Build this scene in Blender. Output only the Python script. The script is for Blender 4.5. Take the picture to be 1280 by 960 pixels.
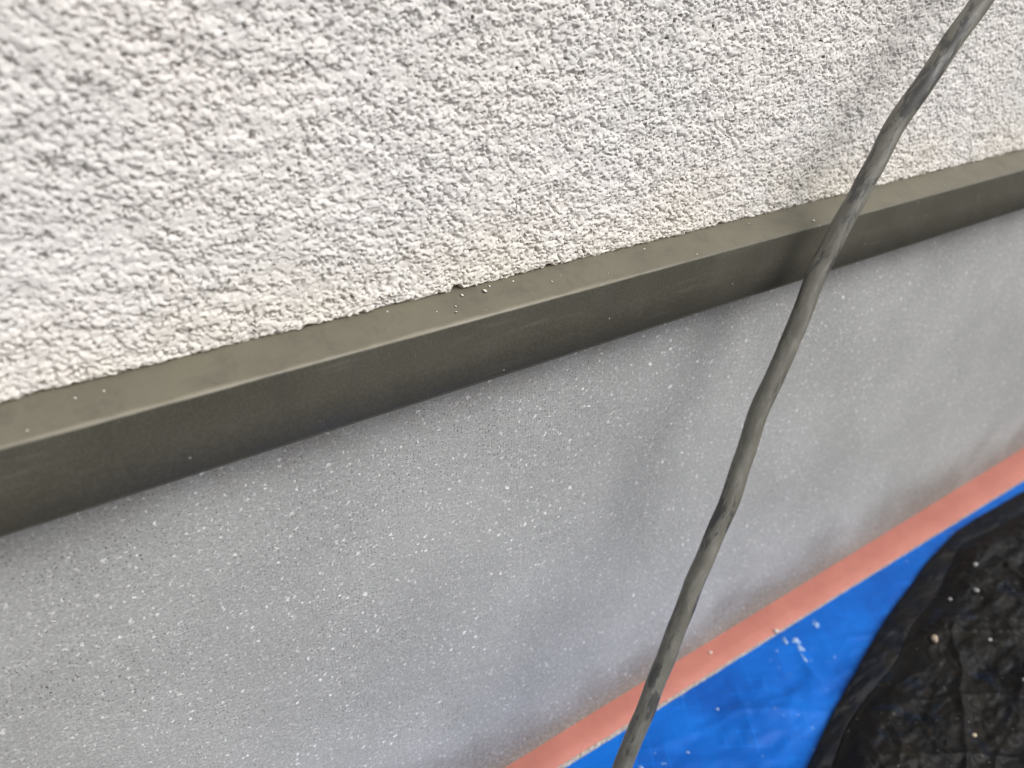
import bpy, bmesh, math, random
import numpy as np
from mathutils import Matrix, Vector

# ------------------------------------------------------------------ camera, sky, sun, exposure
sc = bpy.context.scene
for o in list(bpy.data.objects):
    bpy.data.objects.remove(o)
COL = sc.collection

CAM = Vector((0.0, -0.37, 0.6785))
cam_d = bpy.data.cameras.new('camera')
cam = bpy.data.objects.new('camera', cam_d)
COL.objects.link(cam)
# columns: camera right, camera up, camera back, in world axes (wall runs along x, faces -y)
R3 = Matrix(((0.83187, 0.27377, -0.48275),
             (-0.55495, 0.41842, -0.71900),
             (0.00515, 0.86601, 0.50000)))
cam.matrix_world = Matrix.Translation(CAM) @ R3.to_4x4()
cam_d.sensor_width = 36.0
cam_d.lens = 961.0 / 1280.0 * 36.0
cam_d.clip_start = 0.01
cam_d.clip_end = 500.0
cam_d.dof.use_dof = True
cam_d.dof.focus_distance = 0.49
cam_d.dof.aperture_fstop = 5.4
sc.camera = cam

SUN_EL, SUN_AZ = math.radians(46), math.radians(33)      # azimuth off the wall's normal, towards +x
w = bpy.data.worlds.new('World'); sc.world = w; w.use_nodes = True
wn = w.node_tree.nodes; wl = w.node_tree.links
sky = wn.new('ShaderNodeTexSky'); sky.sky_type = 'NISHITA'; sky.sun_disc = False
sky.sun_elevation = SUN_EL
sun_dir = Vector((math.sin(SUN_AZ) * math.cos(SUN_EL), -math.cos(SUN_AZ) * math.cos(SUN_EL), math.sin(SUN_EL)))
sky.sun_rotation = math.atan2(sun_dir.x, sun_dir.y)
sky.air_density = 1.0; sky.dust_density = 5.0; sky.ozone_density = 0.6
hs = wn.new('ShaderNodeHueSaturation'); hs.inputs['Saturation'].default_value = 0.12      # thin white overcast
wl.new(sky.outputs[0], hs.inputs['Color']); wl.new(hs.outputs[0], wn['Background'].inputs[0])
wn['Background'].inputs[1].default_value = 0.10
sl = bpy.data.lights.new('sun', 'SUN'); sl.energy = 1.1; sl.angle = math.radians(44); sl.color = (1.0, 0.97, 0.935)
sun = bpy.data.objects.new('sun', sl); COL.objects.link(sun)
sun.rotation_euler = sun_dir.to_track_quat('Z', 'Y').to_euler()
sun.location = (1, -2, 3)
vs = sc.view_settings
vs.view_transform = 'Standard'; vs.look = 'None'; vs.gamma = 1.0; vs.use_curve_mapping = False
vs.exposure = 0.38
sc.render.filter_size = 1.2
sc.cycles.filter_width = 1.2

# ------------------------------------------------------------------ numeric noise
def h2(i, j, seed):
    a = (i.astype(np.int64) * 374761393 + j.astype(np.int64) * 668265263 + seed * 974711 + 1013) & 0xFFFFFFFF
    a = ((a ^ (a >> 13)) * 1274126177) & 0xFFFFFFFF
    a = ((a ^ (a >> 16)) * 2246822519) & 0xFFFFFFFF
    a = a ^ (a >> 15)
    return (a & 0xFFFFFF).astype(np.float64) / 16777216.0

def vn(x, y, seed=0):
    """gradient noise, about -1..1"""
    xi = np.floor(x); yi = np.floor(y); fx = x - xi; fy = y - yi
    u = fx * fx * fx * (fx * (fx * 6 - 15) + 10); v = fy * fy * fy * (fy * (fy * 6 - 15) + 10)
    def g(di, dj):
        t = h2(xi + di, yi + dj, seed) * 2 * np.pi
        return np.cos(t) * (fx - di) + np.sin(t) * (fy - dj)
    a = g(0, 0); b = g(1, 0); c = g(0, 1); d = g(1, 1)
    return 1.5 * ((a * (1 - u) + b * u) * (1 - v) + (c * (1 - u) + d * u) * v)

def fbm(x, y, seed=0, oct=4, gain=0.5):
    s = 0; a = 1.0; t = 0
    for k in range(oct):
        s = s + a * vn(x * 2 ** k, y * 2 ** k, seed + k * 17); t += a; a *= gain
    return s / t

def worley(x, y, seed=0):
    """distance to nearest jittered point and that point's random value"""
    xi = np.floor(x); yi = np.floor(y)
    best = np.full(x.shape, 9.0); rnd = np.zeros(x.shape)
    for di in (-1, 0, 1):
        for dj in (-1, 0, 1):
            cx = xi + di; cy = yi + dj
            px = cx + h2(cx, cy, seed); py = cy + h2(cx, cy, seed + 5)
            d = np.hypot(px - x, py - y)
            m = d < best
            best = np.where(m, d, best); rnd = np.where(m, h2(cx, cy, seed + 9), rnd)
    return best, rnd

def sst(a, b, x):
    t = np.clip((x - a) / (b - a), 0, 1); return t * t * (3 - 2 * t)

# ------------------------------------------------------------------ mesh helpers
def link(o, parent=None, kind=None, label=None, cat=None, group=None):
    COL.objects.link(o)
    if parent is not None: o.parent = parent
    if kind: o['kind'] = kind
    if label: o['label'] = label
    if cat: o['category'] = cat
    if group: o['group'] = group
    return o

def grid_mesh(name, X, Y, Z, flip=False):
    """X,Y,Z arrays of shape (rows, cols) -> quad mesh"""
    r, c = X.shape
    me = bpy.data.meshes.new(name)
    co = np.stack([X, Y, Z], -1).reshape(-1, 3).astype(np.float32)
    idx = np.arange(r * c).reshape(r, c)
    q = np.stack([idx[:-1, :-1], idx[:-1, 1:], idx[1:, 1:], idx[1:, :-1]], -1).reshape(-1, 4)
    if flip: q = q[:, ::-1]
    n = len(q)
    me.vertices.add(r * c); me.vertices.foreach_set('co', co.ravel())
    me.loops.add(n * 4); me.loops.foreach_set('vertex_index', np.ascontiguousarray(q).ravel().astype(np.int32))
    me.polygons.add(n)
    me.polygons.foreach_set('loop_start', np.arange(0, n * 4, 4, dtype=np.int32))
    me.polygons.foreach_set('use_smooth', np.ones(n, dtype=bool))
    me.update(calc_edges=True); me.validate()
    return me

def obj(name, me, mat=None, **k):
    o = bpy.data.objects.new(name, me)
    if mat: me.materials.append(mat)
    return link(o, **k)

def box_mesh(name, lo, hi):
    bm = bmesh.new(); bmesh.ops.create_cube(bm, size=1)
    for v in bm.verts:
        v.co = Vector([(lo[k] + hi[k]) / 2 + v.co[k] * (hi[k] - lo[k]) for k in range(3)])
    me = bpy.data.meshes.new(name); bm.to_mesh(me); bm.free(); return me

def spacing(pts):
    """pts: list of (start, step at start); last step unused -> coordinates with gradually changing steps"""
    out = [pts[0][0]]
    for (a, sa), (b, sb) in zip(pts[:-1], pts[1:]):
        n = max(2, int(round((b - a) / ((sa + sb) / 2))))
        t = np.arange(1, n + 1) / n
        k = (sb - sa) / (sa + sb)
        tt = t * (1 - k) + k * t * t
        out += list(a + (b - a) * tt)
    return np.array(out)

# ------------------------------------------------------------------ material helpers
class NT:
    def __init__(s, name, rough=0.6, spec=0.5):
        s.m = bpy.data.materials.new(name); s.m.use_nodes = True
        s.t = s.m.node_tree; s.b = s.t.nodes['Principled BSDF']
        s.b.inputs['Roughness'].default_value = rough
        s.b.inputs['Specular IOR Level'].default_value = spec
    def n(s, typ, **k):
        x = s.t.nodes.new(typ)
        for a, b in k.items(): setattr(x, a, b)
        return x
    def put(s, sock, v):
        if isinstance(v, bpy.types.NodeSocket): s.t.links.new(v, sock)
        elif isinstance(v, (tuple, list)) and len(v) == 3 and sock.type == 'RGBA': sock.default_value = (*v, 1)
        else: sock.default_value = v
    def co(s, which='Object'): return s.n('ShaderNodeTexCoord').outputs[which]
    def xz(s):
        c = s.n('ShaderNodeSeparateXYZ'); s.put(c.inputs[0], s.co())
        k = s.n('ShaderNodeCombineXYZ'); s.put(k.inputs[0], c.outputs[0]); s.put(k.inputs[1], c.outputs[2])
        return k.outputs[0], c.outputs
    def noise(s, v, scale, detail=3, rough=0.5, dist=0.0, dim='3D', out='Fac'):
        x = s.n('ShaderNodeTexNoise', noise_dimensions=dim)
        s.put(x.inputs['Vector'], v); x.inputs['Scale'].default_value = scale
        x.inputs['Detail'].default_value = detail; x.inputs['Roughness'].default_value = rough
        x.inputs['Distortion'].default_value = dist
        return x.outputs[out]
    def vor(s, v, scale, dim='2D', feature='F1', rnd=1.0):
        x = s.n('ShaderNodeTexVoronoi', voronoi_dimensions=dim, feature=feature)
        s.put(x.inputs['Vector'], v); x.inputs['Scale'].default_value = scale
        x.inputs['Randomness'].default_value = rnd
        return x.outputs
    def math(s, op, a, b=0.0, c=0.0, clamp=False):
        x = s.n('ShaderNodeMath', operation=op, use_clamp=clamp)
        s.put(x.inputs[0], a); s.put(x.inputs[1], b)
        if op in ('MULTIPLY_ADD', 'SMOOTH_MIN'): s.put(x.inputs[2], c)
        return x.outputs[0]
    def ramp(s, v, a, b, lo=0.0, hi=1.0):
        x = s.n('ShaderNodeMapRange', interpolation_type='SMOOTHSTEP')
        s.put(x.inputs[0], v)
        for i, q in zip((1, 2, 3, 4), (a, b, lo, hi)): s.put(x.inputs[i], q)
        return x.outputs[0]
    def mix(s, f, a, b, blend='MIX'):
        x = s.n('ShaderNodeMix', data_type='RGBA', blend_type=blend)
        s.put(x.inputs[0], f); s.put(x.inputs[6], a); s.put(x.inputs[7], b)
        return x.outputs[2]
    def sep(s, c):
        x = s.n('ShaderNodeSeparateColor'); s.put(x.inputs[0], c); return x.outputs
    def bump(s, h, dist, strength=1.0, normal=None):
        x = s.n('ShaderNodeBump'); s.put(x.inputs['Height'], h)
        x.inputs['Distance'].default_value = dist; x.inputs['Strength'].default_value = strength
        if normal is not None: s.put(x.inputs['Normal'], normal)
        return x.outputs[0]
    def warp(s, v, scale, amt):
        c = s.n('ShaderNodeVectorMath', operation='MULTIPLY_ADD')
        s.put(c.inputs[0], s.noise(v, scale, 2, out='Color')); c.inputs[1].default_value = (amt,) * 3
        s.put(c.inputs[2], v); return c.outputs[0]
    def base(s, c): s.put(s.b.inputs['Base Color'], c)
    def rough(s, c): s.put(s.b.inputs['Roughness'], c)
    def normal(s, c): s.put(s.b.inputs['Normal'], c)

# ------------------------------------------------------------------ materials
def mat_stucco():
    t = NT('white_stucco', 0.75, 0.3)
    v, c = t.xz()
    big = t.noise(v, 9, 3)
    col = t.mix(t.ramp(big, 0.35, 0.68), (0.775, 0.756, 0.737), (0.82, 0.788, 0.760))
    # cream weathering in patches, mostly along the lower edge where rain drips off
    zz = t.ramp(c[2], 0.495, 0.56, 1.0, 0.15)
    m = t.math('MULTIPLY', t.ramp(t.noise(v, 10, 4, 0.6), 0.30, 0.65), zz)
    col = t.mix(t.math('MULTIPLY', m, 0.5), col, (0.72, 0.66, 0.54))
    # dust specks
    spots = t.ramp(t.noise(v, 38, 3, 0.6), 0.36, 0.56, 0.2, 1.0)
    for sc_, rad, keep in ((85, 0.09, 0.94), (200, 0.17, 0.86), (330, 0.22, 0.88)):
        vo = t.vor(t.warp(v, 300, 0.004), sc_); r = t.sep(vo['Color'])
        sp = t.math('MULTIPLY', t.ramp(vo['Distance'], rad * 0.5, rad * 1.3, 1, 0), t.math('GREATER_THAN', r[0], keep))
        sp = t.math('MULTIPLY', sp, spots)
        col = t.mix(t.math('MULTIPLY', sp, t.math('MULTIPLY_ADD', r[1], 0.45, 0.55)), col, (0.07, 0.06, 0.05))
    g = t.noise(v, 900, 2, 0.6)
    col = t.mix(t.ramp(g, 0.3, 0.75, 0.0, 0.16), col, (0.52, 0.51, 0.50))
    t.base(col)
    t.normal(t.bump(t.noise(t.co(), 750, 3, 0.6), 0.0005, 0.4))
    return t.m

def mat_flashing():
    t = NT('bronze_grey_metal', 0.42, 0.45)
    v = t.co()
    n1 = t.noise(v, 14, 4, 0.6)
    col = t.mix(t.ramp(n1, 0.3, 0.7), (0.058, 0.055, 0.041), (0.073, 0.069, 0.053))
    col = t.mix(t.ramp(t.noise(v, 700, 2), 0.35, 0.75, 0, 0.22), col, (0.16, 0.15, 0.125))
    # chalky rub marks
    mp = t.n('ShaderNodeMapping'); t.put(mp.inputs[0], v); mp.inputs['Scale'].default_value = (0.25, 1, 2.2)
    sm = t.ramp(t.noise(mp.outputs[0], 60, 5, 0.65), 0.56, 0.78)
    col = t.mix(t.math('MULTIPLY', sm, 0.25), col, (0.22, 0.205, 0.17))
    vo = t.vor(v, 120, '3D'); r = t.sep(vo['Color'])
    sp = t.math('MULTIPLY', t.ramp(vo['Distance'], 0.05, 0.10, 1, 0), t.math('GREATER_THAN', r[0], 0.8))
    col = t.mix(t.math('MULTIPLY', sp, 0.7), col, (0.45, 0.43, 0.38))
    # dusty tan on the upward face, painting the light it catches
    pz = t.n('ShaderNodeSeparateXYZ'); t.put(pz.inputs[0], v)
    top_lit = t.math('MULTIPLY', t.ramp(pz.outputs[2], 0.4888, 0.4908), t.ramp(t.noise(v, 26, 5, 0.65), 0.25, 0.7, 0.62, 0.95))
    col = t.mix(top_lit, col, (0.165, 0.153, 0.110))
    # faint runs down the front
    mr = t.n('ShaderNodeMapping'); t.put(mr.inputs[0], v); mr.inputs['Scale'].default_value = (1, 1, 0.12)
    rn = t.ramp(t.noise(mr.outputs[0], 55, 5, 0.7), 0.50, 0.72)
    col = t.mix(t.math('MULTIPLY', rn, 0.30), col, (0.050, 0.048, 0.044))
    # pale bend: worn paint plus a painted highlight, stronger on one stretch
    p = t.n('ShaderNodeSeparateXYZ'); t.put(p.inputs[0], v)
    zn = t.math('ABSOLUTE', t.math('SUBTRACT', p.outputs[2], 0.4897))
    wear_glint = t.math('MULTIPLY', t.ramp(t.math('ADD', zn, t.ramp(t.noise(v, 60, 3), 0.3, 0.7, -0.0002, 0.0003)), 0.0, 0.0013, 1, 0), t.ramp(p.outputs[1], -0.0235, -0.0215, 1, 0))
    wear_glint = t.math('MULTIPLY', wear_glint, t.ramp(p.outputs[0], 0.22, 0.45, 0.55, 0.06))
    col = t.mix(wear_glint, col, (0.34, 0.31, 0.24))
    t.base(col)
    t.rough(t.ramp(t.noise(v, 40, 4), 0.3, 0.7, 0.42, 0.62))
    t.normal(t.bump(t.noise(v, 500, 2), 0.0003, 0.25))
    return t.m

def mat_foundation():
    t = NT('speckled_grey_mortar', 0.7, 0.35)
    v, c = t.xz()
    big = t.noise(v, 7, 4, 0.55)
    col = t.mix(t.ramp(big, 0.3, 0.7), (0.374, 0.382, 0.376), (0.458, 0.466, 0.460))
    col = t.mix(t.ramp(t.noise(v, 620, 3, 0.7), 0.38, 0.72, 0, 0.6), col, (0.25, 0.245, 0.24))
    col = t.mix(t.ramp(t.noise(v, 340, 2, 0.6), 0.5, 0.72, 0, 0.6), col, (0.58, 0.58, 0.58))
    # pale grains in three sizes
    cloud = t.ramp(t.noise(v, 14, 4, 0.6), 0.28, 0.62, 0.40, 1.0)
    for sc_, rad, keep, amt in ((80, 0.09, 0.62, 1.4), (125, 0.12, 0.45, 1.3), (210, 0.17, 0.40, 1.0), (380, 0.22, 0.45, 0.55)):
        vo = t.vor(t.warp(t.warp(v, 520, 0.0035), 160, 0.006), sc_); r = t.sep(vo['Color'])
        lim = t.math('MULTIPLY', t.math('POWER', r[1], 1.15), rad)
        sp = t.math('MULTIPLY', t.math('MULTIPLY', t.ramp(t.math('SUBTRACT', vo['Distance'], lim), -0.02, 0.06, 1, 0),
                                       t.math('GREATER_THAN', r[0], keep)), t.math('MULTIPLY', t.math('MULTIPLY', r[2], amt), cloud), clamp=True)
        col = t.mix(sp, col, (0.86, 0.86, 0.85))
    # scuffs and smudges
    sc1 = t.ramp(t.noise(t.warp(v, 30, 0.03), 34, 5, 0.7), 0.66, 0.78)
    col = t.mix(t.math('MULTIPLY', sc1, 0.35), col, (0.20, 0.205, 0.21))
    sc2 = t.ramp(t.noise(t.warp(v, 20, 0.05), 21, 5, 0.7), 0.64, 0.80)
    col = t.mix(t.math('MULTIPLY', sc2, 0.35), col, (0.60, 0.60, 0.59))
    # pinholes and grit
    for sc_, rad, keep in ((210, 0.10, 0.80), (420, 0.16, 0.72)):
        vo = t.vor(t.warp(v, 500, 0.002), sc_); r = t.sep(vo['Color'])
        sp = t.math('MULTIPLY', t.ramp(vo['Distance'], rad * 0.6, rad * 1.6, 1, 0), t.math('GREATER_THAN', r[0], keep))
        sp = t.math('MULTIPLY', sp, t.ramp(t.noise(v, 12, 3), 0.35, 0.65, 0.25, 1.0))
        col = t.mix(t.math('MULTIPLY', sp, 0.75), col, (0.06, 0.052, 0.045))
    # ragged soil splashes near the ground, also painting the contact shade there
    splash_shade = t.math('MULTIPLY', t.ramp(t.math('ADD', c[2], t.ramp(t.noise(v, 11, 3, 0.5), 0.2, 0.8, -0.03, 0.03)), 0.0, 0.095, 1, 0),
                 t.ramp(t.noise(v, 260, 4, 0.7), 0.18, 0.66))
    col = t.mix(t.math('MULTIPLY', splash_shade, 0.85), col, (0.15, 0.13, 0.11))
    # brown blotches under the drip edge, the flashing's shade put into the colour
    st = t.math('MULTIPLY', t.ramp(c[2], 0.395, 0.45), t.ramp(t.noise(v, 30, 5, 0.65), 0.36, 0.66))
    col = t.mix(t.math('MULTIPLY', st, 0.45), col, (0.22, 0.185, 0.15))
    t.base(col)
    h = t.math('ADD', t.noise(v, 480, 3, 0.65), t.math('MULTIPLY', t.noise(v, 90, 4), 1.4))
    t.normal(t.bump(h, 0.0009, 0.6))
    return t.m

def mat_cable():
    t = NT('worn_black_rubber', 0.5, 0.5)
    uv = t.co('UV')
    mp = t.n('ShaderNodeMapping'); t.put(mp.inputs[0], uv); mp.inputs['Scale'].default_value = (1, 1, 1)
    v = mp.outputs[0]
    base = t.mix(t.ramp(t.noise(v, 30, 4, 0.6), 0.3, 0.7), (0.125, 0.122, 0.100), (0.195, 0.190, 0.162))
    scuff = t.ramp(t.noise(v, 120, 6, 0.7, 0.3), 0.46, 0.72)
    col = t.mix(t.math('MULTIPLY', scuff, 0.45), base, (0.30, 0.30, 0.275))
    ms = t.n('ShaderNodeMapping'); t.put(ms.inputs[0], uv); ms.inputs['Scale'].default_value = (0.16, 1, 1)
    scr = t.ramp(t.noise(ms.outputs[0], 420, 3, 0.6), 0.60, 0.74)
    col = t.mix(t.math('MULTIPLY', scr, 0.35), col, (0.36, 0.355, 0.32))
    black = t.ramp(t.noise(t.warp(v, 60, 0.012), 34, 6, 0.70, 0.2), 0.53, 0.585)
    col = t.mix(t.math('MULTIPLY', black, 0.70), col, (0.030, 0.032, 0.040))
    nick = t.ramp(t.noise(v, 160, 3, 0.6), 0.70, 0.76)
    col = t.mix(t.math('MULTIPLY', nick, 0.8), col, (0.02, 0.02, 0.02))
    t.base(col)
    t.rough(t.ramp(t.noise(v, 80, 3), 0.3, 0.7, 0.28, 0.46))
    t.normal(t.bump(t.noise(v, 140, 3, 0.5), 0.0006, 0.35))
    return t.m

def mat_tape():
    t = NT('salmon_pink_coating', 0.6, 0.4)
    v = t.co()
    col = t.mix(t.ramp(t.noise(v, 18, 4, 0.6), 0.3, 0.7), (0.47, 0.175, 0.135), (0.53, 0.205, 0.160))
    col = t.mix(t.ramp(t.noise(v, 260, 3, 0.7), 0.62, 0.8, 0, 0.4), col, (0.60, 0.40, 0.36))
    dk = t.ramp(t.noise(t.warp(v, 40, 0.02), 30, 5, 0.7), 0.55, 0.78)
    col = t.mix(t.math('MULTIPLY', dk, 0.35), col, (0.34, 0.15, 0.12))
    t.base(col); t.normal(t.bump(t.noise(v, 90, 4), 0.0012, 0.5))
    return t.m

def mat_edge():
    t = NT('pale_grey_mortar_edge', 0.85, 0.2)
    v = t.co()
    t.base(t.mix(t.ramp(t.noise(v, 300, 4, 0.7), 0.35, 0.7), (0.24, 0.225, 0.20), (0.52, 0.50, 0.46)))
    t.normal(t.bump(t.noise(v, 400, 3), 0.0008, 0.7))
    return t.m

def mat_tarp():
    t = NT('blue_woven_polyethylene', 0.42, 0.25)
    v = t.co()
    col = t.mix(t.ramp(t.noise(v, 10, 4, 0.6), 0.3, 0.7), (0.0003, 0.085, 0.43), (0.0006, 0.145, 0.62))
    # rubbed paler weave along ribbons
    mp = t.n('ShaderNodeMapping'); t.put(mp.inputs[0], v); mp.inputs['Rotation'].default_value = (0, 0, 0.5); mp.inputs['Scale'].default_value = (0.3, 2.5, 1)
    col = t.mix(t.ramp(t.noise(mp.outputs[0], 40, 5, 0.7), 0.55, 0.8, 0, 0.5), col, (0.004, 0.20, 0.80))
    # reinforcing threads show as faint paler lines
    rv = t.n('ShaderNodeMapping'); t.put(rv.inputs[0], t.warp(v, 9, 0.012)); rv.inputs['Rotation'].default_value = (0, 0, 0.55)
    for d in 'XY':
        w0 = t.n('ShaderNodeTexWave', bands_direction=d, wave_profile='SIN'); w0.inputs['Scale'].default_value = 21; t.put(w0.inputs[0], rv.outputs[0])
        ln = t.math('MULTIPLY', t.ramp(w0.outputs['Fac'], 0.90, 1.0), t.ramp(t.noise(v, 24, 4, 0.6), 0.42, 0.7))
        col = t.mix(t.math('MULTIPLY', ln, 0.24), col, (0.006, 0.24, 0.86))
    dirt = t.math('MULTIPLY', t.ramp(t.noise(v, 75, 4, 0.65), 0.64, 0.74), t.ramp(t.noise(v, 12, 2), 0.4, 0.6))
    col = t.mix(t.math('MULTIPLY', dirt, 0.55), col, (0.05, 0.085, 0.10))
    vo = t.vor(t.warp(v, 200, 0.008), 60); r = t.sep(vo['Color'])
    sp = t.math('MULTIPLY', t.ramp(vo['Distance'], 0.02, 0.11, 1, 0), t.math('GREATER_THAN', r[0], 0.72))
    col = t.mix(t.math('MULTIPLY', sp, t.math('MULTIPLY', r[1], 0.6)), col, (0.30, 0.45, 0.65))
    t.base(col)
    w1 = t.n('ShaderNodeTexWave', bands_direction='X'); w1.inputs['Scale'].default_value = 140; t.put(w1.inputs[0], v)
    w2 = t.n('ShaderNodeTexWave', bands_direction='Y'); w2.inputs['Scale'].default_value = 140; t.put(w2.inputs[0], v)
    h = t.math('ADD', t.math('MULTIPLY', w1.outputs['Fac'], w2.outputs['Fac']), t.math('MULTIPLY', t.noise(v, 60, 4), 1.5))
    t.normal(t.bump(h, 0.0006, 0.5))
    return t.m

def mat_black():
    t = NT('muddy_black_plastic', 0.5, 0.16)
    v = t.co()
    col = t.mix(t.ramp(t.noise(v, 14, 4, 0.6), 0.35, 0.65), (0.004, 0.005, 0.007), (0.009, 0.008, 0.007))
    mud = t.ramp(t.noise(v, 60, 6, 0.7, 0.8), 0.46, 0.68)
    col = t.mix(t.math('MULTIPLY', mud, 0.8), col, (0.019, 0.0155, 0.0115))
    blue = t.math('MULTIPLY', t.ramp(t.noise(v, 16, 3, 0.6, 1.2), 0.55, 0.68), 0.7)
    col = t.mix(blue, col, (0.004, 0.010, 0.024))
    du = t.ramp(t.noise(v, 170, 4, 0.75), 0.66, 0.80)
    col = t.mix(t.math('MULTIPLY', du, 0.5), col, (0.11, 0.105, 0.10))
    vo = t.vor(t.warp(v, 150, 0.006), 110); r = t.sep(vo['Color'])
    gt = t.math('MULTIPLY', t.ramp(vo['Distance'], 0.05, 0.16, 1, 0), t.math('GREATER_THAN', r[0], 0.80))
    col = t.mix(t.math('MULTIPLY', gt, t.math('MULTIPLY', r[1], 0.7)), col, (0.16, 0.15, 0.14))
    t.base(col)
    t.rough(t.ramp(mud, 0.0, 1.0, 0.48, 0.85))
    h = t.math('ADD', t.noise(v, 90, 6, 0.65, 0.5), t.math('MULTIPLY', t.noise(v, 300, 4, 0.6), 0.4))
    t.normal(t.bump(h, 0.0018, 0.5))
    return t.m

def mat_hem():
    t = NT('black_plastic_rim', 0.55, 0.16)
    v = t.co()
    col = t.mix(t.ramp(t.noise(v, 22, 5, 0.65), 0.4, 0.66), (0.0025, 0.0045, 0.010), (0.010, 0.0085, 0.0075))
    col = t.mix(t.ramp(t.noise(v, 150, 4, 0.7), 0.66, 0.82, 0, 0.5), col, (0.08, 0.08, 0.08))
    t.base(col); t.normal(t.bump(t.noise(v, 120, 4), 0.0015, 0.5))
    return t.m

def mat_plain(name, a, b, rough=0.7, scale=300, bump=0.0006):
    t = NT(name, rough, 0.3)
    v = t.co()
    t.base(t.mix(t.ramp(t.noise(v, scale, 3, 0.6), 0.35, 0.65), a, b))
    t.normal(t.bump(t.noise(v, scale * 1.5, 3), bump, 0.6))
    return t.m

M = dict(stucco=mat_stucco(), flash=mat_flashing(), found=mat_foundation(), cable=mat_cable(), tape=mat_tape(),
         edge=mat_edge(), tarp=mat_tarp(), black=mat_black(), hem=mat_hem(),
         crumb=mat_plain('white_stucco_crumb', (0.66, 0.64, 0.58), (0.75, 0.73, 0.69)),
         stone=mat_plain('beige_stone', (0.42, 0.33, 0.22), (0.60, 0.52, 0.40)),
         grit=mat_plain('grey_grit', (0.30, 0.30, 0.29), (0.50, 0.49, 0.46)),
         paint=mat_plain('dried_white_paint', (0.16, 0.33, 0.66), (0.42, 0.54, 0.74), 0.5, 180),
         core=mat_plain('grey_board', (0.3, 0.3, 0.3), (0.36, 0.36, 0.36), 0.9, 30),
         soil=mat_plain('packed_soil', (0.10, 0.085, 0.065), (0.17, 0.145, 0.115), 0.95, 25, 0.01))

# ------------------------------------------------------------------ ground
g = obj('ground', grid_mesh('ground', *np.meshgrid(np.linspace(-60, 60, 41), np.linspace(-60, 60, 41)),
                            np.full((41, 41), -0.012)), M['soil'], kind='structure')

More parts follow.
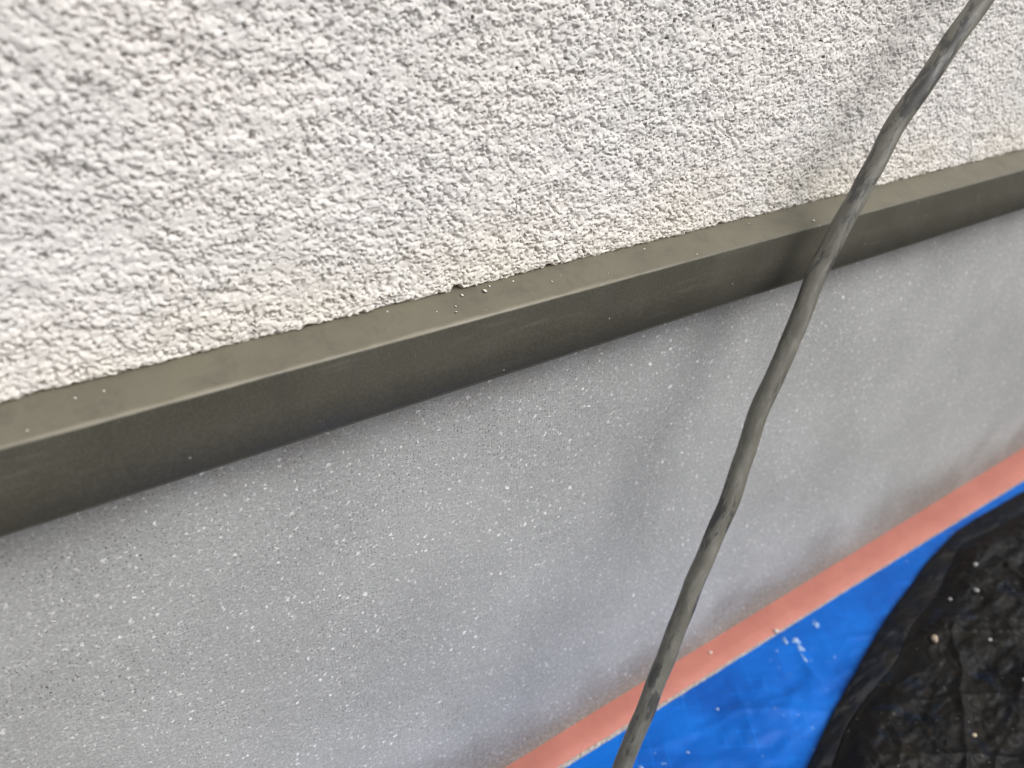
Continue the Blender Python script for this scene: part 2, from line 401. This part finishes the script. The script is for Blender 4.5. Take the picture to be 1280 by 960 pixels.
# ------------------------------------------------------------------ stucco wall
Z0 = 0.4981                                   # mean lower edge of the render coat
def build_stucco():
    xs = spacing([(-1.6, 0.03), (-0.35, 0.004), (-0.10, 0.00055), (0.35, 0.00065), (0.90, 0.0009), (1.25, 0.004), (3.6, 0.05)])
    ss = spacing([(0.0, 0.00045), (0.02, 0.0005), (0.19, 0.0005), (0.30, 0.004), (2.1, 0.06)])
    X, S = np.meshgrid(xs, ss)
    # ragged lower edge with a few broken notches
    xe = xs
    rag = 0.0010 * fbm(xe / 0.012, xe * 0 + 3.3, 71, 4, 0.6) + 0.0006 * vn(xe / 0.003, xe * 0 + 1.7, 72) + 0.0002 + 0.0003 * np.clip((0.22 - xe) / 0.2, 0, 1)
    for nx, nw, nh in ((0.2075, 0.0035, 0.0036), (0.115, 0.002, 0.002), (0.275, 0.003, 0.0018), (0.43, 0.004, 0.0018), (0.655, 0.003, 0.002), (0.71, 0.004, 0.0016)):
        rag = rag + nh * np.exp(-((xe - nx) / nw) ** 4)
    Zr = S + Z0 + rag[None, :] * np.clip(1 - S / 0.012, 0, 1)
    mm = 1000.0
    xm, zm = X * mm, (S + 0.3) * mm
    # domain warp so nothing lines up
    wx = xm + 1.6 * vn(xm / 9, zm / 7, 3); wz = zm + 1.2 * vn(xm / 8, zm / 9, 4)
    und = fbm(xm / 70, zm / 55, 11, 3)
    grainy = sst(-0.35, 0.15, fbm(xm / 42, zm / 34, 51, 2) + 0.20 * np.clip((xm - 60) / 250, 0, 1))
    low = np.exp(-(S / 0.020) ** 2)                        # coarser grain at the lower edge
    def grains(size, seed, r0, r1, keep, top):
        d, r = worley(xm / size + seed * 0.37, zm / size, seed)
        q = (r * 7.13) % 1.0
        rad = r0 + (r1 - r0) * q
        return np.sqrt(np.clip(1 - (d / rad) ** 2, 0, 1)) * (r < keep) * (0.55 + 0.45 * q) * top
    gA = grains(4.6, 31, 0.26, 0.46, 0.55, 1.55)
    gB = grains(3.3, 41, 0.32, 0.52, 0.85, 1.35)
    gC = grains(2.4, 45, 0.36, 0.58, 0.95, 1.05)
    gD = grains(1.7, 47, 0.40, 0.62, 0.80, 0.45)
    gr = np.maximum(np.maximum(gA, gB), np.maximum(gC, gD))
    gs = (1 - np.exp(-1.1 * gr)) * 1.30                    # packed rounded grains
    lob = 0.12 * (gs - 0.6)
    # broken ledges of the coat; their outlines follow the grains
    cl = fbm(wx / 20, wz / 13, 21, 4, 0.5) + lob
    cm = fbm(wx / 10, wz / 8, 23, 4, 0.5) + lob
    plate = sst(-0.08, 0.0, cl) * 0.65 + sst(0.18, 0.26, cl) * 0.6 + sst(-0.24, -0.16, cm) * 0.7 + sst(0.20, 0.28, cm) * 0.45
    h = 0.15 * und + 0.85 * plate - 0.8 + (0.30 + 0.32 * grainy + 0.30 * low) * gs
    # deep little gaps where no grain sits
    gap = sst(0.36, 0.12, gr) * sst(-0.05, 0.2, vn(xm / 5.5, zm / 4.5, 65) + 0.25 * grainy - 0.1)
    h = h - 2.0 * gap
    h = h + 0.06 * fbm(xm / 1.6, zm / 1.5, 61, 2)
    # pinholes
    d3, r3 = worley(wx / 11 + 3.7, wz / 10, 91)
    h = h - 2.6 * (r3 > 0.66) * sst(0.115, 0.06, d3) * (0.5 + r3 * 0.5)
    d4, r4 = worley(wx / 5 + 1.7, wz / 5, 95)
    h = h - 1.5 * (r4 > 0.78) * sst(0.16, 0.08, d4) * (0.4 + 0.6 * low + 0.3 * grainy)
    fade = 1.0
    h = (h - 1.2) / mm * fade
    # the lower lip rolls back towards the wall
    roll = np.clip(1 - S / 0.0028, 0, 1)
    Y = -h - 0.0026 + 0.0040 * (1 - np.sqrt(1 - roll ** 2 * 0.999))
    Zd = Zr - 0.10 * (h + 0.0012) * np.clip(S / 0.003, 0, 1)     # bumps sag a little
    Xd = X - 0.10 * (h + 0.0012)
    # return face under the lip
    Xd = np.vstack([Xd[:1], Xd]); Zd = np.vstack([Zd[:1] + 0.0004, Zd]); Y = np.vstack([np.full((1, X.shape[1]), 0.012), Y])
    return grid_mesh('render_coat', Xd, Y, Zd)

wall = bpy.data.objects.new('stucco_wall', None); wall.location = (0, 0, 0)
link(wall, label='white rough stucco house wall above the bronze-grey metal flashing', cat='wall')
obj('render_coat', build_stucco(), M['stucco'], parent=wall)
obj('wall_core', box_mesh('wall_core', (-1.6, 0.0125, 0.508), (3.6, 0.14, 2.58)), M['core'], parent=wall)

# ------------------------------------------------------------------ drip flashing
def extrude_profile(name, prof, xs, wob=0.0, seed=0):
    P = np.array(prof)
    X = np.repeat(xs[None, :], len(P), 0)
    wy = wob * fbm(xs / 0.35, xs * 0 + 0.5, seed, 2); wz = wob * fbm(xs / 0.28, xs * 0 + 9.5, seed + 3, 2)
    Y = P[:, :1] + wy[None, :]; Z = P[:, 1:] + wz[None, :]
    return grid_mesh(name, X, Y, Z, flip=True)

def arc(cy, cz, r, a0, a1, n):
    return [(cy + r * math.cos(math.radians(a0 + (a1 - a0) * k / n)), cz + r * math.sin(math.radians(a0 + (a1 - a0) * k / n))) for k in range(n + 1)]

fx = np.linspace(-1.6, 3.6, 521)
k = (0.4986 - 0.49045) / 0.023
nose_r = 0.0022
# sloped top, rounded nose, front face
cy_, cz_ = -0.0253 + nose_r, 0.49035 - nose_r * 1.0
prof = [(0.0124, 0.4986 + k * 0.0144), (-0.002, 0.4986)] + arc(cy_, cz_, nose_r, 90 + math.degrees(math.atan(k)), 182, 8) \
    + [(-0.0262, 0.470), (-0.0270, 0.4492), (-0.0264, 0.4486), (-0.0255, 0.4486), (-0.0245, 0.470), (-0.0238, 0.4875)] \
    + [(-0.002, 0.4974 - 0.0006), (0.0124, 0.5015)]
fl = bpy.data.objects.new('drip_flashing', None)
link(fl, label='bronze-grey metal drip flashing between the white stucco and the grey foundation', cat='flashing')
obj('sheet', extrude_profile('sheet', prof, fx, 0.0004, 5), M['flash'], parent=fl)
hem = arc(-0.0249, 0.4475, 0.0009, 120, 390, 10)
obj('hem', extrude_profile('hem', hem + [(-0.0240, 0.4520)], fx, 0.0004, 5), M['flash'], parent=fl)

# ------------------------------------------------------------------ foundation
fd_x = np.linspace(-1.6, 3.6, 261); fd_z = np.linspace(-0.05, 0.5005, 60)
FX, FZ = np.meshgrid(fd_x, fd_z)
FY = 0.004 + 0.0007 * fbm(FX / 0.16, FZ / 0.13, 201, 3)
FX = np.vstack([FX, FX[-1:]]); FZ = np.vstack([FZ, FZ[-1:] + 0.0001]); FY = np.vstack([FY, np.full((1, len(fd_x)), 0.15)])
fo = obj('foundation_wall', grid_mesh('foundation_wall', FX, FY, FZ), M['found'],
         label='smooth speckled grey mortar foundation under the metal flashing', cat='foundation')

# ------------------------------------------------------------------ salmon strip at the foot
def edge_y(x): return -0.0228 - 0.0135 * np.clip((x - 0.3) / 0.82, -0.4, 1.3)
st = bpy.data.objects.new('pink_strip', None)
link(st, label='salmon pink strip along the foot of the grey foundation, beside the blue tarp', cat='strip')
sx = spacing([(-1.0, 0.02), (0.2, 0.004), (1.3, 0.004), (3.0, 0.03)])
ey = edge_y(sx) + 0.0009 * fbm(sx / 0.03, sx * 0, 301, 4, 0.6)
ztop = 0.0027 + 0.0004 * fbm(sx / 0.1, sx * 0 + 4, 303, 2)
rows = [(0.0032, 0), (0.0, 0.0003), (0.5, 0.0), (0.97, -0.0001), (1.0, -0.0008), (1.0, -0.0030)]
X = np.repeat(sx[None], len(rows), 0)
Y = np.array([np.full_like(sx, 0.0052) if a == 0.0032 else 0.0025 + (ey - 0.0025) * a for a, b in rows])
Z = np.array([ztop + b for a, b in rows])
obj('face', grid_mesh('face', X, Y, Z, flip=True), M['tape'], parent=st)
# ragged mortar bed showing along the outer edge, wider towards the near end
lip = 0.0005 + 0.0022 * np.clip((0.72 - sx) / 0.45, 0, 1) + 0.0008 * fbm(sx / 0.012, sx * 0 + 2, 305, 3, 0.6)
lip = np.clip(lip, 0.0002, 0.006)
rows = [(0.004, 0.0006), (-0.15, 0.0007), (-0.7, 0.0004), (-1.0, -0.0006), (-1.08, -0.006)]
X = np.repeat(sx[None], len(rows), 0)
Y = np.array([ey + (a if a > 0 else a * lip) for a, b in rows])
Z = np.array([b + 0.0004 * vn(sx / 0.004, sx * 0 + q, 306) + 0 * sx for q, (a, b) in enumerate(rows)])
obj('mortar_bed', grid_mesh('mortar_bed', X, Y, Z, flip=True), M['edge'], parent=st)

# ------------------------------------------------------------------ blue tarp
def tarp_z(x, y):
    d = np.clip((-y - 0.034) / 0.06, 0, 1)
    z = 0.0046 * fbm(x / 0.10, y / 0.06, 401, 4) * d - 0.0026
    # fold lines, running obliquely away from the wall, and cross folds
    for (a, b, c, amp, wd) in ((0.52, 0.85, -0.185, 0.0022, 0.004), (0.52, 0.85, -0.118, 0.0018, 0.003), (0.50, 0.866, -0.262, 0.0026, 0.004),
                               (0.9, -0.42, -0.56, 0.0016, 0.004), (0.86, -0.5, -0.455, 0.0016, 0.003), (0.52, 0.85, -0.40, 0.003, 0.006), (0.2, 0.98, -0.02, 0.0013, 0.005)):
        q = a * x + b * y + c + 0.004 * vn(x / 0.05, y / 0.05, 409)
        z = z + 1.7 * amp * np.exp(-np.abs(q) / wd) * d * sst(-0.5, 0.2, vn(x / 0.09, y / 0.09, 411 + int(amp * 1e5)))
    z = z + 0.0022 * (1 - np.abs(fbm(x / 0.07, y / 0.05, 431, 3)) * 2.5) * d
    return z
tx = spacing([(0.02, 0.006), (0.25, 0.003), (1.2, 0.003), (2.0, 0.04)])
ty = spacing([(-0.62, 0.02), (-0.30, 0.003), (-0.016, 0.0025)])
TX, TY = np.meshgrid(tx, ty)
obj('blue_tarp', grid_mesh('blue_tarp', TX, TY, tarp_z(TX, TY)), M['tarp'],
    label='bright blue plastic tarp spread on the ground beside the pink strip', cat='tarp')
tarp = bpy.data.objects['blue_tarp']

# ------------------------------------------------------------------ black muddy sheet
EP = np.array([(0.0, -0.52), (0.2, -0.34), (0.35, -0.222), (0.479, -0.154), (0.564, -0.127), (0.711, -0.085), (0.808, -0.065), (0.873, -0.052),
               (0.945, -0.045), (1.024, -0.047), (1.102, -0.052), (1.5, -0.06), (2.2, -0.09)])
def black_edge(x): return np.interp(x, EP[:, 0], EP[:, 1])
bs = bpy.data.objects.new('muddy_sheet', None)
link(bs, label='crumpled black plastic sheet caked with mud lying on the blue tarp', cat='sheet')
bx = spacing([(0.02, 0.012), (0.36, 0.0016), (1.10, 0.0018), (2.0, 0.02)])
ye = black_edge(bx)
kern = np.ones(41) / 41
pad = np.pad(ye, 20, mode='edge'); ye = np.convolve(pad, kern, 'valid')
ye = ye + 0.0018 * fbm(bx / 0.09, bx * 0 + 1, 501, 3)
HW = 0.030
def hem_width(x): return HW * (0.8 + 0.45 * vn(x / 0.12, x * 0 + 0.3, 503))
hw = hem_width(bx)
# rim strip
tt = np.linspace(0, 1, 22)
X = np.repeat(bx[None], len(tt) + 1, 0)
Y = np.vstack([ye[None] - hw[None] * t for t in tt]); Y = np.vstack([ye[None] - 0.001, Y])
prof_h = 0.002 + 0.0035 * np.sqrt(np.clip(1 - (2 * tt - 0.9) ** 2 * 0.8, 0, 1))
Zh = prof_h[:, None] + 0.0022 * fbm(X[1:] / 0.05, Y[1:] / 0.012, 505, 4, 0.6)
Zh[-1] -= 0.004
Zb = tarp_z(X[1:], Y[1:])
Z = np.vstack([tarp_z(X[:1], Y[:1]) - 0.0005, Zb + Zh])
obj('rim', grid_mesh('rim', X, Y, Z, flip=True), M['hem'], parent=bs)
# crumpled field
s = spacing([(0.0, 0.0014), (0.22, 0.0018), (0.8, 0.02)])
X = np.repeat(bx[None], len(s), 0); Y = ye[None] - hw[None] * 0.93 - s[:, None]
SS = np.repeat(s[:, None], len(bx), 1)
rid = 1 - np.abs(fbm(X / 0.085 + 0.4 * vn(X / .03, Y / .03, 520), Y / 0.040, 511, 4, 0.5)) * 2.6
rid2 = 1 - np.abs(vn(X / 0.016 + 0.5 * vn(X / .012, Y / .012, 521), Y / 0.014, 515)) * 2.2
lump = fbm(X / 0.012, Y / 0.011, 517, 4, 0.6)
dcl, rcl = worley(X / 0.010, Y / 0.009, 531)
clod = np.sqrt(np.clip(1 - (dcl / 0.55) ** 2, 0, 1)) * rcl
rise = sst(0, 0.03, SS)
Z = tarp_z(X, Y) + 0.004 + rise * (0.010 + 0.012 * fbm(X / 0.2, Y / 0.2, 519, 2) + 0.0042 * np.clip(rid, -0.5, 1) + 0.0008 * np.clip(rid2, -0.5, 1) + 0.0010 * lump + 0.0004 * clod)
for (a, b, c, amp, wd) in ((0.50, -0.866, -0.505, 0.0045, 0.005), (0.42, -0.90, -0.565, 0.004, 0.004), (0.90, 0.43, -0.69, 0.004, 0.005), (0.97, -0.2, -0.90, 0.005, 0.006), (0.75, 0.66, -0.48, 0.0035, 0.004), (0.35, -0.93, -0.46, 0.0035, 0.005)):
    q = a * X + b * Y + c + 0.012 * vn(X / 0.06, Y / 0.06, 541)
    Z = Z + rise * amp * np.exp(-np.abs(q) / wd) * sst(-0.45, 0.25, vn(X / 0.11, Y / 0.11, 543 + int(c * 100)))
Z = np.maximum(Z, tarp_z(X, Y) + 0.001)
Z[0] = tarp_z(X[:1], Y[:1]) + 0.0022
fieldZ = (X, Y, Z)
obj('crumpled_field', grid_mesh('crumpled_field', X, Y, Z, flip=True), M['black'], parent=bs)

# ------------------------------------------------------------------ cable
CP = [(1.02, -0.060, 2.05), (0.93, -0.075, 1.55), (0.81, -0.066, 1.10), (0.72, -0.056, 0.82), (0.66, -0.052, 0.70),
      (0.6155, -0.0496, 0.6435), (0.5918, -0.0486, 0.616), (0.5541, -0.0476, 0.5731), (0.5282, -0.0495, 0.5354), (0.5051, -0.051, 0.5029),
      (0.4794, -0.0546, 0.463), (0.4535, -0.062, 0.4172), (0.4277, -0.0665, 0.3759), (0.3973, -0.0791, 0.3204), (0.3666, -0.087, 0.2715),
      (0.3413, -0.0941, 0.2289), (0.318, -0.101, 0.1884), (0.2981, -0.1068, 0.1528), (0.2793, -0.1118, 0.1194), (0.255, -0.119, 0.075),
      (0.215, -0.136, 0.026), (0.14, -0.175, 0.0115), (0.02, -0.245, 0.0105), (-0.12, -0.36, 0.0105), (-0.22, -0.55, 0.0105), (-0.25, -0.80, 0.0105)]
def catmull(P, step):
    P = [Vector(p) for p in P]; P = [2 * P[0] - P[1]] + P + [2 * P[-1] - P[-2]]
    out = []
    for i in range(1, len(P) - 2):
        n = max(2, int((P[i + 1] - P[i]).length / step))
        for q in range(n):
            t = q / n; a, b, c, d = P[i - 1:i + 3]
            out.append(0.5 * ((2 * b) + (c - a) * t + (2 * a - 5 * b + 4 * c - d) * t * t + (3 * b - a - 3 * c + d) * t ** 3))
    out.append(P[-2]); return out
def build_cable(R=0.0073, seg=28):
    pts = catmull(CP, 0.0025)
    P = np.array(pts); L = np.concatenate([[0], np.cumsum(np.linalg.norm(np.diff(P, axis=0), axis=1))])
    # slight kinks where the flex was coiled
    off = np.stack([0.0010 * vn(L / 0.034, L * 0 + q, 601 + q) + 0.0013 * vn(L / 0.085, L * 0 + q, 611 + q) for q in range(3)], -1)
    off[:, 2] *= 0.3; P = P + off
    T = np.gradient(P, axis=0); T /= np.linalg.norm(T, axis=1)[:, None]
    N = np.zeros_like(T); n0 = np.cross(T[0], (0, 1, 0)); n0 /= np.linalg.norm(n0); N[0] = n0
    for i in range(1, len(P)):
        v = N[i - 1] - T[i] * (N[i - 1] @ T[i]); N[i] = v / np.linalg.norm(v)
    B = np.cross(T, N)
    A = np.linspace(0, 2 * np.pi, seg + 1)
    LL, AA = np.meshgrid(L, A, indexing='ij')
    tw = AA + LL * 16.0                                        # twisted cores press through the sheath
    rr = R * (1 + 0.005 * np.cos(3 * tw) + 0.035 * vn(LL / 0.05, LL * 0 + 1, 621) + 0.012 * vn(LL / 0.009, np.cos(AA) * 2 + 5, 623))
    C = P[:, None, :] + rr[..., None] * (np.cos(AA)[..., None] * N[:, None, :] + np.sin(AA)[..., None] * B[:, None, :])
    me = grid_mesh('power_cable', C[..., 0], C[..., 1], C[..., 2])
    uvl = me.uv_layers.new(name='UVMap')
    vi = np.zeros(len(me.loops), dtype=np.int32); me.loops.foreach_get('vertex_index', vi)
    U = np.stack([LL.ravel()[vi] * 0.55, AA.ravel()[vi] * R * 1.6], -1).astype(np.float32)
    uvl.data.foreach_set('uv', U.ravel())
    return me
obj('power_cable', build_cable(), M['cable'], label='scuffed dark grey rubber cable hanging slantwise in front of the wall', cat='cable')

# ------------------------------------------------------------------ small things
rng = random.Random(4)
def pebble_mesh(name, r, seed, flat=0.7, sub=2, jag=0.22):
    bm = bmesh.new(); bmesh.ops.create_icosphere(bm, subdivisions=sub, radius=1)
    rr = random.Random(seed); ph = [rr.uniform(0, 6.28) for _ in range(6)]; e = (rr.uniform(0.75, 1.3), rr.uniform(0.75, 1.2))
    for v in bm.verts:
        c = v.co
        f = 1 + jag * (math.sin(2.3 * c.x + ph[0]) * math.cos(2.1 * c.y + ph[1]) + 0.6 * math.sin(4.1 * c.z + ph[2]) * math.cos(3.7 * c.x + ph[3]) + 0.4 * math.sin(6 * c.y + ph[4]))
        v.co = Vector((c.x * f * e[0] * r, c.y * f * e[1] * r, c.z * f * flat * r))
    me = bpy.data.meshes.new(name); bm.to_mesh(me); bm.free()
    for p in me.polygons: p.use_smooth = True
    return me

# crumbs of stucco on the sloped top of the flashing
CR = [(0.2235, -0.0074, 1.7), (0.2002, -0.0131, 0.8), (0.1979, -0.0171, 0.7), (0.2286, -0.0046, 1.0), (0.1873, -0.0135, 0.6), (0.2773, -0.0104, 0.6),
      (0.5143, -0.0200, 1.0), (0.3864, -0.0222, 0.7), (-0.0196, -0.0204, 0.8), (0.0018, -0.0092, 0.7), (0.31, -0.0184, 0.6), (0.6945, -0.0196, 1.0),
      (0.6325, -0.0165, 0.9), (0.2691, -0.0132, 0.6), (0.2084, -0.0062, 1.2), (0.0138, -0.0093, 0.6), (0.245, -0.0055, 0.9), (0.161, -0.0045, 0.8), (0.352, -0.0060, 0.8), (0.455, -0.007, 0.8)]
for i, (x, y, r) in enumerate(CR):
    r = r * 0.85
    special = {0: 'largest white stucco crumb on the flashing, beside the notch in the stucco edge',
               6: 'white stucco crumb on the flashing right beside the hanging cable'}.get(i)
    o = obj('stucco_crumb', pebble_mesh('stucco_crumb', r / 1000, 100 + i, 0.45), M['crumb'],
            label=special or 'tiny white stucco crumb lying on the sloped top of the metal flashing', cat='crumb', group='stucco crumbs on the flashing')
    o.location = (x, y, 0.4986 + k * (y + 0.002) + r / 1000 * 0.30); o.rotation_euler = (math.atan(k), 0, rng.uniform(0, 6))

# grit on the pink strip
for i, (x, y, r, lab) in enumerate([(0.592, -0.0275, 2.2, 'white crumb at the outer edge of the pink strip, by the paint smears'),
                                   (0.507, -0.0080, 1.6, 'tiny pale crumb on the middle of the pink strip beside the cable')]):
    o = obj('stucco_crumb', pebble_mesh('stucco_crumb', r / 1000, 160 + i, 0.55), M['crumb'], label=lab, cat='crumb')
    o.location = (x, y, 0.0029 + r / 1000 * 0.35)

def field_z(x, y):
    X, Y, Z = fieldZ
    j = int(np.argmin(np.abs(bx - x))); i = int(np.argmin(np.abs(Y[:, j] - y)))
    return float(Z[max(0, i - 2):i + 3, max(0, j - 2):j + 3].mean())
for i, (x, y, r, mk, lab) in enumerate([
        (0.719, -0.137, 4.6, 'stone', 'round beige pebble on the black muddy sheet, largest of the stones there'),
        (0.641, -0.225, 2.2, 'stone', 'small beige stone chip on the black muddy sheet'),
        (0.752, -0.218, 3.0, 'grit', 'pale grey grain of grit on the black muddy sheet'),
        (0.740, -0.221, 2.4, 'grit', 'pale grey grain of grit on the black muddy sheet'),
        (0.826, -0.124, 3.0, 'grit', 'pale grey grain of grit on the black muddy sheet'),
        (0.868, -0.100, 2.6, 'grit', 'pale grey grain of grit on the black muddy sheet'),
        (0.795, -0.112, 2.4, 'grit', 'pale grey grain of grit on the black muddy sheet'),
        (0.766, -0.172, 2.2, 'grit', 'pale grey grain of grit on the black muddy sheet')]):
    o = obj('pebble', pebble_mesh('pebble', r / 1000, 200 + i, 0.8, jag=0.15), M[mk], label=lab, cat='pebble',
            group='grit on the black sheet' if mk == 'grit' else None)
    o.location = (x, y, field_z(x, y) + r / 1000 * 0.45); o.rotation_euler = (0, 0, rng.uniform(0, 6))

# dried paint on the tarp: parts of the tarp
def smear(x, y, rx, ry, ang, seed):
    rr = random.Random(seed); n = 22
    ph = [rr.uniform(0, 6.28) for _ in range(5)]
    rim = []
    for q in range(n):
        a = 2 * math.pi * q / n
        f = 1 + 0.28 * math.sin(2 * a + ph[0]) + 0.22 * math.sin(3 * a + ph[1]) + 0.16 * math.sin(5 * a + ph[2]) + 0.10 * math.sin(8 * a + ph[3])
        px, py = rx * f * math.cos(a), ry * f * math.sin(a)
        rim.append((x + px * math.cos(ang) - py * math.sin(ang), y + px * math.sin(ang) + py * math.cos(ang)))
    vs_ = [(x, y, 0.0009)] + [(x + (a - x) * 0.6, y + (b - y) * 0.6, 0.0008) for a, b in rim] + [(a, b, 0.0001) for a, b in rim]
    V = [(a, b, float(tarp_z(np.array([a]), np.array([b]))[0]) + c) for a, b, c in vs_]
    F = [(0, 1 + q, 1 + (q + 1) % n) for q in range(n)] + [(1 + q, 1 + n + q, 1 + n + (q + 1) % n, 1 + (q + 1) % n) for q in range(n)]
    me = bpy.data.meshes.new('paint_smear'); me.from_pydata(V, [], F); me.update()
    for p in me.polygons: p.use_smooth = True
    obj('paint_smear', me, M['paint'], parent=tarp)
for i, a in enumerate([(0.594, -0.040, 0.0042, 0.0022, 0.9), (0.604, -0.047, 0.0058, 0.0030, -0.7), (0.600, -0.056, 0.0062, 0.0026, -1.9), (0.591, -0.068, 0.0050, 0.0016, 1.1),
                       (0.643, -0.044, 0.0048, 0.0030, 0.2), (0.464, -0.060, 0.0018, 0.0012, 0.2), (0.404, -0.078, 0.0016, 0.0013, 0), (0.355, -0.066, 0.0026, 0.0018, 1.2), (0.62, -0.085, 0.0016, 0.001, 0.4)]):
    smear(*a, 700 + i)
